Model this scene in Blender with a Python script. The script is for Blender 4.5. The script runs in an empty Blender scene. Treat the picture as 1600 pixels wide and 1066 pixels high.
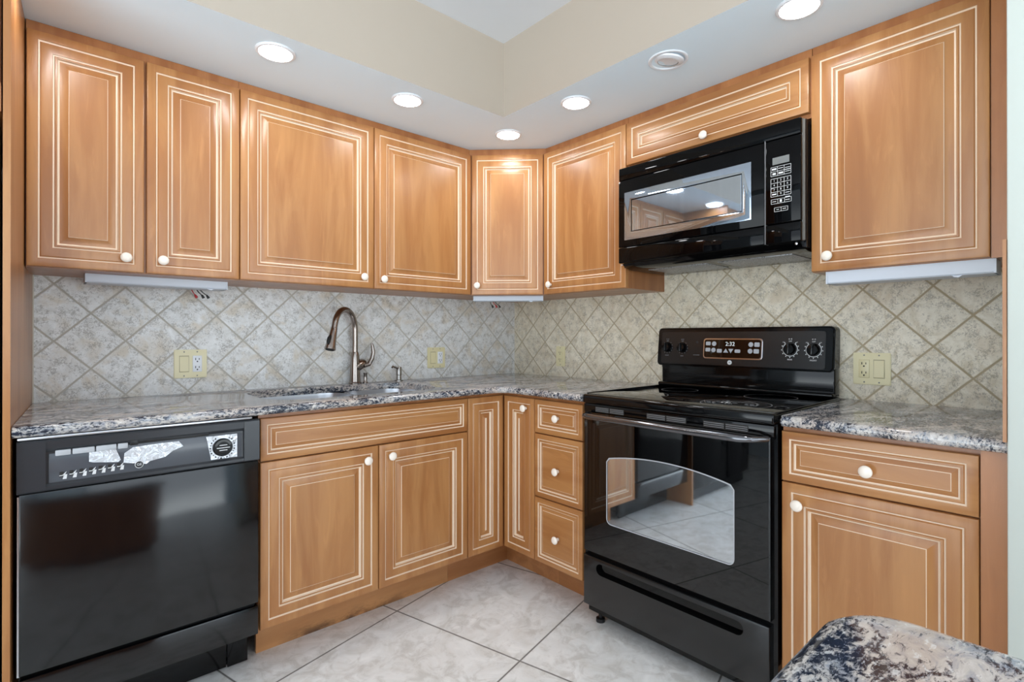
import bpy, bmesh, math, random
from mathutils import Vector, Matrix
random.seed(7)
S = bpy.context.scene
COL = S.collection
PI = math.pi
R = math.radians

# ------------------------------------------------------------------ camera
cam_d = bpy.data.cameras.new('camera')
cam = bpy.data.objects.new('camera', cam_d)
COL.objects.link(cam)
cam.location = (-2.2165, -2.4949, 1.1458)
cam.rotation_euler = (PI/2 + 0.0017, 0, 0.8361 - PI/2)
cam_d.sensor_width = 36.0
cam_d.lens = 817.92/1600*36.0
cam_d.shift_x = -0.00677
cam_d.shift_y = -0.0054
cam_d.clip_start = 0.02
S.camera = cam

# ------------------------------------------------------------------ world, daylight, exposure
W = bpy.data.worlds.new('world'); S.world = W
W.use_nodes = True
bg = W.node_tree.nodes['Background']
_t = W.node_tree                      # sky above; brighter lower half added to light the soffit from below
_tc = _t.nodes.new('ShaderNodeTexCoord'); _sp = _t.nodes.new('ShaderNodeSeparateXYZ')
_cr = _t.nodes.new('ShaderNodeValToRGB'); _mr = _t.nodes.new('ShaderNodeMapRange')
_mr.inputs[1].default_value = -1; _mr.inputs[2].default_value = 1
_t.links.new(_tc.outputs['Generated'], _sp.inputs[0]); _t.links.new(_sp.outputs[2], _mr.inputs[0])
_t.links.new(_mr.outputs[0], _cr.inputs[0]); _t.links.new(_cr.outputs[0], bg.inputs[0])
_cr.color_ramp.elements[0].position = .47; _cr.color_ramp.elements[0].color = (.86, .95, 1.0, 1)
_cr.color_ramp.elements[1].position = .53; _cr.color_ramp.elements[1].color = (.42, .475, .53, 1)
bg.inputs[1].default_value = 11.0
CAN_STRENGTH = 118.0
S.view_settings.view_transform = 'Standard'
S.view_settings.look = 'None'
S.view_settings.exposure = -0.95
S.view_settings.gamma = 1.0
S.view_settings.use_curve_mapping = False
S.cycles.use_denoising = True
S.cycles.max_bounces = 10
S.cycles.diffuse_bounces = 6
S.cycles.glossy_bounces = 5
S.cycles.sample_clamp_indirect = 6.0

def portal(loc, rot, sx, sy):
    l = bpy.data.lights.new('added_opening_portal', 'AREA')
    l.shape = 'RECTANGLE'; l.size = sx; l.size_y = sy
    l.cycles.is_portal = True
    o = bpy.data.objects.new('added_opening_portal', l); COL.objects.link(o)
    o.location = loc; o.rotation_euler = rot
REAR_Y = -6.0
ADDED_WIN = (-2.9, 0.9, 0.0, 2.25)          # unseen opening added in the rear wall for daylight: x0,x1,z0,z1
ADDED_LWIN = (-5.6, -1.0, 0.0, 2.25)         # unseen opening added in the left wall to light the range wall: y0,y1,z0,z1
portal((-4.25, (ADDED_LWIN[0]+ADDED_LWIN[1])/2, (ADDED_LWIN[2]+ADDED_LWIN[3])/2), (R(90), 0, R(-90)), ADDED_LWIN[1]-ADDED_LWIN[0], ADDED_LWIN[3]-ADDED_LWIN[2])
portal(((ADDED_WIN[0]+ADDED_WIN[1])/2, REAR_Y-0.05, (ADDED_WIN[2]+ADDED_WIN[3])/2), (R(90), 0, 0), ADDED_WIN[1]-ADDED_WIN[0], ADDED_WIN[3]-ADDED_WIN[2])

# ------------------------------------------------------------------ node helpers
def srgb(r, g, b):
    f = lambda c: (c/255/12.92) if c/255 <= 0.04045 else ((c/255+0.055)/1.055)**2.4
    return (f(r), f(g), f(b), 1)
class NT:
    def __init__(s, name):
        s.m = bpy.data.materials.new(name); s.m.use_nodes = True
        s.t = s.m.node_tree; s.p = s.t.nodes['Principled BSDF']; s.out = s.t.nodes['Material Output']
    def n(s, typ, **kw):
        nd = s.t.nodes.new(typ)
        for k, v in kw.items():
            if k in nd.inputs.keys() if isinstance(k, str) else False: nd.inputs[k].default_value = v
            else: setattr(nd, k, v)
        return nd
    def l(s, a, b): s.t.links.new(a, b)
    def math(s, op, a, b=None, c=None):
        nd = s.t.nodes.new('ShaderNodeMath'); nd.operation = op
        for i, v in enumerate((a, b, c)):
            if v is None: continue
            if isinstance(v, (int, float)): nd.inputs[i].default_value = v
            else: s.l(v, nd.inputs[i])
        return nd.outputs[0]
    def ramp(s, fac, stops, interp='LINEAR'):
        nd = s.t.nodes.new('ShaderNodeValToRGB'); cr = nd.color_ramp; cr.interpolation = interp
        while len(cr.elements) < len(stops): cr.elements.new(0.5)
        for e, (p, c) in zip(cr.elements, stops):
            e.position = p; e.color = c if len(c) == 4 else (*c, 1)
        s.l(fac, nd.inputs[0]); return nd.outputs[0]
    def mix(s, fac, a, b, mode='MIX'):
        nd = s.t.nodes.new('ShaderNodeMix'); nd.data_type = 'RGBA'; nd.blend_type = mode
        for v, i in ((fac, 0), (a, 6), (b, 7)):
            if isinstance(v, (int, float)): nd.inputs[i].default_value = v
            elif isinstance(v, tuple): nd.inputs[i].default_value = v
            else: s.l(v, nd.inputs[i])
        return nd.outputs[2]
    def obj(s, rnd=False, scale=(1, 1, 1), rot=(0, 0, 0)):
        tc = s.t.nodes.new('ShaderNodeTexCoord'); o = tc.outputs['Object']
        if rnd:
            oi = s.t.nodes.new('ShaderNodeObjectInfo')
            va = s.t.nodes.new('ShaderNodeVectorMath'); va.operation = 'ADD'
            cx = s.t.nodes.new('ShaderNodeCombineXYZ')
            q = s.math('MULTIPLY', oi.outputs['Random'], 37.0)
            for i in range(3): s.l(q, cx.inputs[i])
            s.l(o, va.inputs[0]); s.l(cx.outputs[0], va.inputs[1]); o = va.outputs[0]
        mp = s.t.nodes.new('ShaderNodeMapping')
        mp.inputs['Scale'].default_value = scale; mp.inputs['Rotation'].default_value = rot
        s.l(o, mp.inputs[0]); return mp.outputs[0]
    def noise(s, vec, scale, detail=4, rough=0.5, dist=0.0):
        nd = s.t.nodes.new('ShaderNodeTexNoise')
        nd.inputs['Scale'].default_value = scale; nd.inputs['Detail'].default_value = detail
        nd.inputs['Roughness'].default_value = rough; nd.inputs['Distortion'].default_value = dist
        s.l(vec, nd.inputs['Vector']); return nd.outputs['Fac']
    def bump(s, h, strength=0.3, dist=0.01):
        nd = s.t.nodes.new('ShaderNodeBump'); nd.inputs['Strength'].default_value = strength
        nd.inputs['Distance'].default_value = dist
        s.l(h, nd.inputs['Height']); s.l(nd.outputs[0], s.p.inputs['Normal'])
    def set(s, **kw):
        for k, v in kw.items():
            k = k.replace('_', ' ')
            if isinstance(v, (int, float, tuple)): s.p.inputs[k].default_value = v
            else: s.l(v, s.p.inputs[k])
        return s.m

def plain(name, col, rough=0.5, metal=0.0, spec=0.5, **kw):
    n = NT(name); v = n.obj(True)
    c = n.mix(n.math('MULTIPLY', n.noise(v, 9.0, 3), 0.12), col, (col[0]*.8, col[1]*.8, col[2]*.8, 1))
    n.set(Base_Color=c, Roughness=rough, Metallic=metal, Specular_IOR_Level=spec, **kw)
    return n.m

def wood(name, light, dark, horiz=False, rough=0.34, coat=0.15):
    n = NT(name)
    sc = (1.1, 9, 9) if horiz else (9, 9, 1.1)
    v = n.obj(True, sc)
    g1 = n.noise(v, 1.6, 5, .55, .6)
    v2 = n.obj(True, (3, 70, 70) if horiz else (70, 70, 3))
    g2 = n.noise(v2, 1.0, 3, .6)
    v3 = n.obj(True, (.2, 11, 11) if horiz else (11, 11, .2))
    w = n.t.nodes.new('ShaderNodeTexVoronoi'); w.inputs['Scale'].default_value = 1.0
    n.l(v3, w.inputs['Vector'])
    board = n.math('MULTIPLY', n.noise(v3, 1.0, 1), 1.0)
    deep = (dark[0]*.86, dark[1]*.82, dark[2]*.78, 1)
    c = n.ramp(g1, [(.22, deep), (.42, dark), (.58, light), (.78, tuple(min(1, q*1.14) for q in light[:3]))])
    c = n.mix(n.math('MULTIPLY', g2, .30), c, (dark[0]*.72, dark[1]*.66, dark[2]*.6, 1))
    c = n.mix(n.math('MULTIPLY', n.math('SUBTRACT', board, .30), .8), c, (light[0]*1.15, light[1]*1.12, light[2]*1.05, 1))
    fl = n.noise(n.obj(True, (3, 26, 26) if horiz else (26, 26, 3)), 1.0, 4, .6, 1.5)
    c = n.mix(n.ramp(fl, [(.58, (0, 0, 0, 1)), (.72, (.3, .3, .3, 1))]), c, (light[0]*1.3, light[1]*1.34, light[2]*1.36, 1))
    n.set(Base_Color=c, Roughness=rough, Coat_Weight=coat, Coat_Roughness=.2)
    n.bump(g2, .05, .002)
    return n.m

M = {}
M['wood'] = wood('maple_wood', srgb(178, 126, 76), srgb(160, 105, 59))
M['wood_h'] = wood('maple_wood_crosswise', srgb(176, 124, 74), srgb(158, 103, 57), True)
M['veneer'] = wood('maple_veneer', srgb(172, 114, 68), srgb(154, 96, 54))
M['veneer_h'] = wood('maple_veneer_crosswise', srgb(178, 122, 75), srgb(160, 105, 61), True)
M['glaze'] = plain('pale_glaze', srgb(230, 206, 180), .4)
M['ceramic'] = plain('white_ceramic', srgb(246, 236, 224), .15, coat_weight=.0) if False else plain('white_ceramic', srgb(246, 234, 220), .15)
M['paint_cream'] = plain('cream_wall_paint', srgb(180, 168, 154), .7)
M['paint_white'] = plain('white_ceiling_paint', srgb(226, 240, 249), .8)
M['paint_ceiling'] = plain('matte_ceiling_paint', srgb(216, 217, 220), .8)
M['paint_pale'] = plain('pale_green_wall_paint', srgb(200, 206, 198), .6)
M['black'] = plain('black_gloss_enamel', srgb(7, 7, 8), .08, 0.0, .32)
M['black_glass'] = plain('black_glass', srgb(3, 3, 4), .025, 0.0, .62)
M['black_door'] = plain('black_microwave_glass', srgb(3, 3, 4), .03, 0.0, .16)
M['void'] = plain('dark_recess', srgb(2, 2, 2), .9, 0.0, .05)
M['black_matte'] = plain('black_plastic', srgb(13, 13, 14), .4)
M['black_soft'] = plain('black_satin_plastic', srgb(22, 23, 26), .22)
M['black_drawer'] = plain('black_satin_enamel', srgb(16, 16, 17), .24, 0.0, .6)
M['console'] = plain('console_plastic_painted_sheen', srgb(44, 46, 50), .28)  # lighter grey stands in for reflections on the dark console
M['grey_plastic'] = plain('grey_control_overlay', srgb(74, 77, 83), .18)
M['steel'] = plain('brushed_steel', (.62, .63, .66, 1), .28, 1.0)
M['chrome'] = plain('chrome', (.7, .71, .73, 1), .12, 1.0)
M['nickel'] = plain('brushed_bronze_nickel', (.34, .295, .265, 1), .22, 1.0)
M['nickel_light'] = plain('brushed_nickel', (.36, .34, .32, 1), .25, 1.0)
M['dark_metal'] = plain('dark_chrome', (.16, .16, .17, 1), .13, .9)
M['print'] = plain('white_print', srgb(215, 215, 215), .5)
M['print_dim'] = plain('grey_print', srgb(120, 120, 122), .5)
M['button'] = plain('pale_button', srgb(176, 178, 182), .35)
M['lcd'] = plain('grey_display', srgb(120, 122, 120), .3)
M['ivory'] = plain('ivory_plastic', srgb(224, 214, 172), .3)
M['ivory_shadow'] = plain('shaded_ivory_plastic', srgb(172, 162, 128), .4)  # darker ivory painted as the shade line around the rocker
M['white_plastic'] = plain('white_plastic', srgb(232, 234, 238), .3)
M['fixture'] = plain('white_fixture_metal', srgb(206, 212, 222), .4)
M['slot'] = plain('dark_slot', srgb(24, 20, 16), .6)
M['red_wire'] = plain('red_wire', srgb(170, 30, 36), .4)
M['black_wire'] = plain('black_wire', srgb(20, 18, 18), .4)
M['grout'] = plain('pale_grout', srgb(206, 200, 186), .8)
M['rack'] = plain('bright_rack_wire', srgb(235, 236, 238), .3)
M['grille'] = None

def mesh_grille():
    n = NT('aluminium_filter_mesh'); v = n.obj()
    w = n.t.nodes.new('ShaderNodeTexVoronoi'); w.inputs['Scale'].default_value = 160; n.l(v, w.inputs['Vector'])
    c = n.ramp(w.outputs['Distance'], [(.15, srgb(30, 30, 32)), (.5, srgb(170, 172, 176))])
    return n.set(Base_Color=c, Roughness=.4, Metallic=.6)
M['grille'] = mesh_grille()

def emis(name, col, st):
    n = NT(name)
    n.set(Base_Color=(1, 1, 1, 1), Emission_Color=col, Emission_Strength=st)
    return n.m
M['lamp'] = emis('lit_lamp_lens', (.97, .985, 1.0, 1), CAN_STRENGTH)
M['digits'] = emis('green_clock_digits', (.4, .75, .62, 1), .16)

def granite():
    n = NT('polished_granite')
    v = n.obj(False, (1, 1, 1), (0, 0, R(8)))
    vs = n.obj(False, (.40, 1.2, 1.2), (0, 0, R(12)))
    vf = n.obj(False, (.55, 1.1, 1.1), (0, 0, R(20)))
    big = n.noise(vs, 7, 4, .6, 1.8)
    mid = n.noise(vf, 42, 6, .7, 1.2)
    fine = n.noise(vf, 170, 4, .75, .6)
    base = n.ramp(mid, [(.28, srgb(92, 100, 118)), (.42, srgb(148, 153, 161)), (.55, srgb(190, 184, 178)), (.75, srgb(220, 217, 214))])
    base = n.mix(n.ramp(n.noise(vs, 9, 3), [(.45, (0, 0, 0, 1)), (.7, (.55, .55, .55, 1))]), base, srgb(186, 164, 146))
    k = n.math('ADD', n.math('MULTIPLY', big, .60), n.math('ADD', n.math('MULTIPLY', mid, .45), n.math('MULTIPLY', fine, .95)))
    dark = n.ramp(k, [(.955, (1, 1, 1, 1)), (.995, (.2, .2, .2, 1)), (1.0, (0, 0, 0, 1))]) if False else n.ramp(n.math('MULTIPLY', n.math('SUBTRACT', k, .75), 2.0), [(.34, (1, 1, 1, 1)), (.57, (0, 0, 0, 1))])
    c = n.mix(dark, base, n.mix(n.noise(v, 40, 3), srgb(8, 10, 15), srgb(46, 56, 76)))
    c = n.mix(n.ramp(n.noise(vf, 150, 3, .7), [(.60, (0, 0, 0, 1)), (.68, (.6, .6, .6, 1))]), c, srgb(222, 221, 219))
    n.set(Base_Color=c, Roughness=.08, Specular_IOR_Level=.55)
    return n.m
M['granite'] = granite()

def tiles(name, size, rot, offs, axis, col_a, col_b, grout, gw, spots, rough=.35, bump=.25):
    """square tiles rotated by rot on the plane given by axis ('xz','yz','xy'); node (offs) is a grout crossing"""
    n = NT(name)
    tc = n.t.nodes.new('ShaderNodeTexCoord'); sp = n.t.nodes.new('ShaderNodeSeparateXYZ')
    n.l(tc.outputs['Object'], sp.inputs[0])
    u = sp.outputs['xyz'.index(axis[0])]; w = sp.outputs['xyz'.index(axis[1])]
    u = n.math('SUBTRACT', u, offs[0]); w = n.math('SUBTRACT', w, offs[1])
    ca, sa = math.cos(rot)/size, math.sin(rot)/size
    a = n.math('ADD', n.math('MULTIPLY', u, ca), n.math('MULTIPLY', w, sa))
    b = n.math('SUBTRACT', n.math('MULTIPLY', w, ca), n.math('MULTIPLY', u, sa))
    def edge(q):
        f = n.math('FRACT', q)
        return n.math('MINIMUM', f, n.math('SUBTRACT', 1.0, f))
    d = n.math('MINIMUM', edge(a), edge(b))
    wob = n.noise(tc.outputs['Object'], 60, 3)
    d2 = n.math('ADD', d, n.math('MULTIPLY', n.math('SUBTRACT', wob, .5), gw*.35))
    g = n.ramp(d2, [(gw*.75, (1, 1, 1, 1)), (gw*1.25, (0, 0, 0, 1))])
    cell = n.t.nodes.new('ShaderNodeCombineXYZ')
    n.l(n.math('FLOOR', a), cell.inputs[0]); n.l(n.math('FLOOR', b), cell.inputs[1])
    wn = n.t.nodes.new('ShaderNodeTexWhiteNoise'); wn.noise_dimensions = '3D'
    n.l(cell.outputs[0], wn.inputs['Vector'])
    va = n.t.nodes.new('ShaderNodeVectorMath'); va.operation = 'MULTIPLY_ADD'
    n.l(wn.outputs['Color'], va.inputs[0]); va.inputs[1].default_value = (9, 9, 9); n.l(tc.outputs['Object'], va.inputs[2])
    pv = va.outputs[0]
    big = n.noise(pv, spots['big'], 5, .6, spots.get('dist', .8))
    c = n.ramp(big, [(.3, col_b), (.52, col_a), (.7, tuple(min(1, x*1.12) for x in col_a))])
    c = n.mix(n.math('MULTIPLY', wn.outputs['Value'], .28), c, col_b)
    if 'warm' in spots:
        c = n.mix(n.ramp(n.noise(pv, 13, 3, .5, .6), [(.50, (0, 0, 0, 1)), (.68, (.6, .6, .6, 1))]), c, spots['warm'])
    f1 = n.noise(pv, spots['fine'], 5, .68, 1.2)
    f2 = n.noise(pv, spots['big']*1.6, 2)
    k = n.math('ADD', f1, n.math('MULTIPLY', f2, .5))
    sp_ = n.ramp(k, [(spots['t0'], (spots['amt'],)*3), (spots['t1'], (0, 0, 0))])
    c = n.mix(sp_, c, spots['col'])
    c = n.mix(g, c, grout)
    hi = n.math('SUBTRACT', n.math('MULTIPLY', n.ramp(d2, [(gw*.5, (0, 0, 0, 1)), (gw*1.8, (1, 1, 1, 1))]), 1.0), n.math('MULTIPLY', sp_, .35))
    n.set(Base_Color=c, Roughness=n.math('ADD', n.math('MULTIPLY', g, .4), rough))
    n.bump(hi, bump, .004)
    return n.m
TS = .2045/math.sqrt(2)
stone = dict(big=20, fine=150, t0=.62, t1=.74, amt=.5, col=srgb(112, 104, 90), dist=1.6, warm=srgb(206, 190, 164))
M['tile_a'] = tiles('tumbled_tile_sink_wall', TS, R(45), (-2.094, 1.0262), 'xz', srgb(228, 228, 227), srgb(214, 212, 207), srgb(186, 181, 170), .022, stone)
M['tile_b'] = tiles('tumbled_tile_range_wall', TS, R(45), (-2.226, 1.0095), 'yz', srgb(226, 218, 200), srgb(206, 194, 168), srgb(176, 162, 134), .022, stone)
M['floor'] = tiles('floor_tile', .612, R(14.6), (-1.129, -.533), 'xy', srgb(238, 238, 236), srgb(224, 222, 217), srgb(84, 80, 74), .0042,
                   dict(big=5.5, fine=14, t0=.60, t1=.78, amt=.38, col=srgb(172, 166, 155), dist=2.0), rough=.28, bump=.1)

def wavy_black():
    n = NT('dented_black_door_enamel'); v = n.obj()
    n.set(Base_Color=srgb(9, 9, 11), Roughness=.11, Specular_IOR_Level=.56)
    n.bump(n.noise(v, 3.2, 2, .5, .4), .35, .012)
    return n.m
M['black_wavy'] = wavy_black()

def film():
    n = NT('crinkled_film_painted_glare'); v = n.obj()
    n.set(Base_Color=srgb(214, 217, 222), Roughness=.16, Metallic=.35)  # pale colour stands in for window reflections in the clear film
    n.bump(n.noise(v, 38, 3, .5, 1.0), .6, .012)
    return n.m
M['film'] = film()

def toe_wood():
    n = NT('stained_toe_board')
    tc = n.t.nodes.new('ShaderNodeTexCoord'); sp = n.t.nodes.new('ShaderNodeSeparateXYZ'); n.l(tc.outputs['Object'], sp.inputs[0])
    g = n.noise(n.obj(True, (1.1, 9, 9)), 1.6, 5, .55, .6)
    c = n.ramp(g, [(.3, srgb(174, 120, 73)), (.7, srgb(194, 140, 90))])
    st = n.noise(n.obj(False, (7, 1, 22)), 1.6, 5, .65)
    low = n.ramp(sp.outputs[2], [(.0, (1, 1, 1, 1)), (.05, (0, 0, 0, 1))])
    zone = n.ramp(sp.outputs[0], [(.10, (0, 0, 0, 1)), (.22, (1, 1, 1, 1)), (.50, (1, 1, 1, 1)), (.72, (.15, .15, .15, 1))])
    k = n.math('MULTIPLY', n.math('MULTIPLY', low, zone), n.ramp(st, [(.40, (0, 0, 0, 1)), (.58, (1, 1, 1, 1))]))
    c = n.mix(n.math('MULTIPLY', k, .9), c, srgb(58, 34, 18))
    return n.set(Base_Color=c, Roughness=.4)
M['toe_stained'] = toe_wood()

def pane(name, refl, haze, trans, tint):
    """tinted coated glass: part mirror, part grey screen, part see-through"""
    n = NT(name); t = n.t
    gl = t.nodes.new('ShaderNodeBsdfGlossy'); gl.inputs['Roughness'].default_value = .03; gl.inputs['Color'].default_value = tint
    df = t.nodes.new('ShaderNodeBsdfDiffuse'); df.inputs['Color'].default_value = haze
    v = n.obj(False, (40, 40, 1.5)); nz = n.noise(v, 1.0, 3)
    tr = t.nodes.new('ShaderNodeBsdfTransparent'); tr.inputs['Color'].default_value = (.7, .7, .7, 1)
    m1 = t.nodes.new('ShaderNodeMixShader'); m1.inputs[0].default_value = trans
    n.l(df.outputs[0], m1.inputs[1]); n.l(tr.outputs[0], m1.inputs[2])
    m2 = t.nodes.new('ShaderNodeMixShader')
    n.l(n.math('ADD', n.math('MULTIPLY', nz, .1), refl-.05), m2.inputs[0])
    n.l(m1.outputs[0], m2.inputs[1]); n.l(gl.outputs[0], m2.inputs[2])
    n.l(m2.outputs[0], n.out.inputs['Surface'])
    return n.m
M['mw_pane'] = pane('microwave_door_screen', .50, srgb(74, 76, 78), .0, (.70, .82, .98, 1))
M['oven_pane'] = pane('oven_door_window', .66, srgb(120, 124, 126), .75, (.9, .95, 1.0, 1))

# ------------------------------------------------------------------ mesh builder
class MB:
    def __init__(s): s.bm = bmesh.new()
    def _add(s, tb, m=None, mat=None):
        if m is not None:
            for f in tb.faces: f.material_index = m
        if mat is not None: bmesh.ops.transform(tb, matrix=mat, verts=tb.verts)
        me = bpy.data.meshes.new('t'); tb.to_mesh(me); tb.free()
        s.bm.from_mesh(me); bpy.data.meshes.remove(me)
    def box(s, x0, x1, y0, y1, z0, z1, m=0, bev=0.0, seg=2, mat=None, only=None):
        tb = bmesh.new()
        v = [tb.verts.new((x, y, z)) for z in (z0, z1) for y in (y0, y1) for x in (x0, x1)]
        for q in ((0, 2, 3, 1), (4, 5, 7, 6), (0, 1, 5, 4), (2, 6, 7, 3), (0, 4, 6, 2), (1, 3, 7, 5)):
            tb.faces.new([v[i] for i in q])
        if bev:
            es = list(tb.edges)
            if only: es = [e for e in es if only(*[w.co for w in e.verts])]
            bmesh.ops.bevel(tb, geom=es, offset=bev, segments=seg, affect='EDGES', profile=.5, clamp_overlap=True)
        s._add(tb, m, mat)
    def prism(s, poly, lo, hi, m=0, plane='xy', bev=0.0, seg=2, mat=None, bevcap=False):
        """poly extruded: plane 'xy' along z, 'xz' along y (lo..hi), 'yz' along x"""
        tb = bmesh.new()
        f = {'xy': lambda p, h: (p[0], p[1], h), 'xz': lambda p, h: (p[0], h, p[1]), 'yz': lambda p, h: (h, p[0], p[1])}[plane]
        a = [tb.verts.new(f(p, lo)) for p in poly]; b = [tb.verts.new(f(p, hi)) for p in poly]
        n = len(poly)
        fa = tb.faces.new(a); fb = tb.faces.new(b)
        for i in range(n): tb.faces.new((a[i], a[(i+1) % n], b[(i+1) % n], b[i]))
        bmesh.ops.recalc_face_normals(tb, faces=tb.faces)
        if bev:
            es = set(fa.edges) | set(fb.edges) if bevcap else tb.edges
            bmesh.ops.bevel(tb, geom=list(es), offset=bev, segments=seg, affect='EDGES', clamp_overlap=True)
        s._add(tb, m, mat)
    def rings(s, x0, x1, z0, z1, yf, prof):
        """nested rectangles facing -y; prof = [(inset, depth, material)]"""
        tb = bmesh.new(); prev = None; first = None
        for off, dep, mi in prof:
            c = [tb.verts.new((x, yf+dep, z)) for x, z in ((x0+off, z0+off), (x1-off, z0+off), (x1-off, z1-off), (x0+off, z1-off))]
            if prev:
                for i in range(4):
                    fc = tb.faces.new((prev[i], prev[(i+1) % 4], c[(i+1) % 4], c[i])); fc.material_index = mi
            else: first = c
            prev = c
        fc = tb.faces.new(prev); fc.material_index = prof[-1][2]
        fc = tb.faces.new(first[::-1])
        bmesh.ops.recalc_face_normals(tb, faces=tb.faces)
        s._add(tb)
    def lathe(s, prof, mat=None, seg=24, m=0, mi=None):
        tb = bmesh.new(); rows = []
        for r, z in prof:
            rows.append([tb.verts.new((0, 0, z))] if r < 1e-6 else
                        [tb.verts.new((r*math.cos(2*PI*k/seg), r*math.sin(2*PI*k/seg), z)) for k in range(seg)])
        for j in range(len(rows)-1):
            a, b = rows[j], rows[j+1]; mm = m if mi is None else mi[j]
            for k in range(seg):
                k2 = (k+1) % seg
                if len(a) == 1 and len(b) == 1: continue
                if len(a) == 1: f = tb.faces.new((a[0], b[k], b[k2]))
                elif len(b) == 1: f = tb.faces.new((a[k], a[k2], b[0]))
                else: f = tb.faces.new((a[k], a[k2], b[k2], b[k]))
                f.material_index = mm
        if len(rows[0]) > 1: tb.faces.new(rows[0]).material_index = m if mi is None else mi[0]
        if len(rows[-1]) > 1: tb.faces.new(rows[-1]).material_index = m if mi is None else mi[-1]
        bmesh.ops.recalc_face_normals(tb, faces=tb.faces)
        s._add(tb, None, mat)
    def tube(s, pts, rad, seg=12, m=0, flat=None):
        tb = bmesh.new(); pts = [Vector(p) for p in pts]; n = len(pts)
        rad = rad if isinstance(rad, (list, tuple)) else [rad]*n
        t0 = (pts[1]-pts[0]).normalized()
        up = Vector((0, 0, 1)) if abs(t0.z) < .9 else Vector((1, 0, 0))
        nx = t0.cross(up).normalized(); rows = []
        for i, p in enumerate(pts):
            t = ((pts[min(i+1, n-1)]-pts[max(i-1, 0)])).normalized()
            nx = (nx - t*nx.dot(t)).normalized(); ny = t.cross(nx)
            fl = flat or (1, 1)
            rows.append([tb.verts.new(p + nx*(rad[i]*fl[0]*math.cos(2*PI*k/seg)) + ny*(rad[i]*fl[1]*math.sin(2*PI*k/seg))) for k in range(seg)])
        for a, b in zip(rows, rows[1:]):
            for k in range(seg): tb.faces.new((a[k], a[(k+1) % seg], b[(k+1) % seg], b[k]))
        tb.faces.new(rows[0]); tb.faces.new(rows[-1])
        bmesh.ops.recalc_face_normals(tb, faces=tb.faces)
        s._add(tb, m)
    def text(s, txt, size, x, z, y, m=0, depth=.0004, align='CENTER', rot=0.0):
        cu = bpy.data.curves.new('t', 'FONT'); cu.body = txt; cu.size = size; cu.extrude = depth
        cu.align_x = align; cu.align_y = 'CENTER'; cu.resolution_u = 3
        ob = bpy.data.objects.new('t', cu); COL.objects.link(ob)
        dg = bpy.context.evaluated_depsgraph_get()
        me = bpy.data.meshes.new_from_object(ob.evaluated_get(dg))
        bpy.data.objects.remove(ob); bpy.data.curves.remove(cu)
        tb = bmesh.new(); tb.from_mesh(me); bpy.data.meshes.remove(me)
        s._add(tb, m, Matrix.Translation((x, y, z)) @ Matrix.Rotation(rot, 4, 'Y') @ Matrix.Rotation(PI/2, 4, 'X'))

def build(name, mb, mats, parent=None, org=(0, 0, 0), smooth=32):
    bmesh.ops.translate(mb.bm, vec=-Vector(org), verts=mb.bm.verts)
    me = bpy.data.meshes.new(name); mb.bm.to_mesh(me); mb.bm.free()
    for m in (mats if isinstance(mats, (list, tuple)) else [mats]): me.materials.append(M[m])
    me.shade_smooth(); me.set_sharp_from_angle(angle=R(smooth))
    o = bpy.data.objects.new(name, me); COL.objects.link(o)
    if parent is not None: o.parent = parent
    return o

def tag(o, label, cat, group=None, kind=None):
    o['label'] = label; o['category'] = cat
    if group: o['group'] = group
    if kind: o['kind'] = kind
    return o

FR = {'A': 0.0, 'B': -PI/2, 'D': -PI/4}
class Thing:
    """an Empty at the thing's base; local frame: x right along the wall, y into the wall, z up"""
    def __init__(s, name, label, cat, frame='A', org=(0, 0, 0), group=None):
        s.org = Vector(org)
        o = bpy.data.objects.new(name, None); COL.objects.link(o)
        o.empty_display_size = .05
        o.rotation_euler = (0, 0, FR[frame])
        o.location = Matrix.Rotation(FR[frame], 3, 'Z') @ s.org
        tag(o, label, cat, group); s.o = o
    def part(s, name, mb, mats, parent=None, label=None, smooth=32):
        o = build(name, mb, mats, parent or s.o, s.org, smooth)
        if label: o['label'] = label
        return o

def struct(name, mb, mats, label, cat):
    return tag(build(name, mb, mats), label, cat, kind='structure')

def rrect(x0, x1, z0, z1, r, n=5):
    p = []
    for cx, cz, a0 in ((x1-r, z1-r, 0), (x0+r, z1-r, 90), (x0+r, z0+r, 180), (x1-r, z0+r, 270)):
        for k in range(n+1):
            a = R(a0+90*k/n); p.append((cx+r*math.cos(a), cz+r*math.sin(a)))
    return p

# ------------------------------------------------------------------ dimensions
D, DU = .6158, .3146            # base door face, wall-cabinet door face
ZT = .914                       # worktop
UB, UT, SOF, CEIL = 1.36, 2.0877, 2.12, 2.447
SX, SY = .708, .725             # soffit depth from range wall / sink wall
ENDY = -2.361

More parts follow.
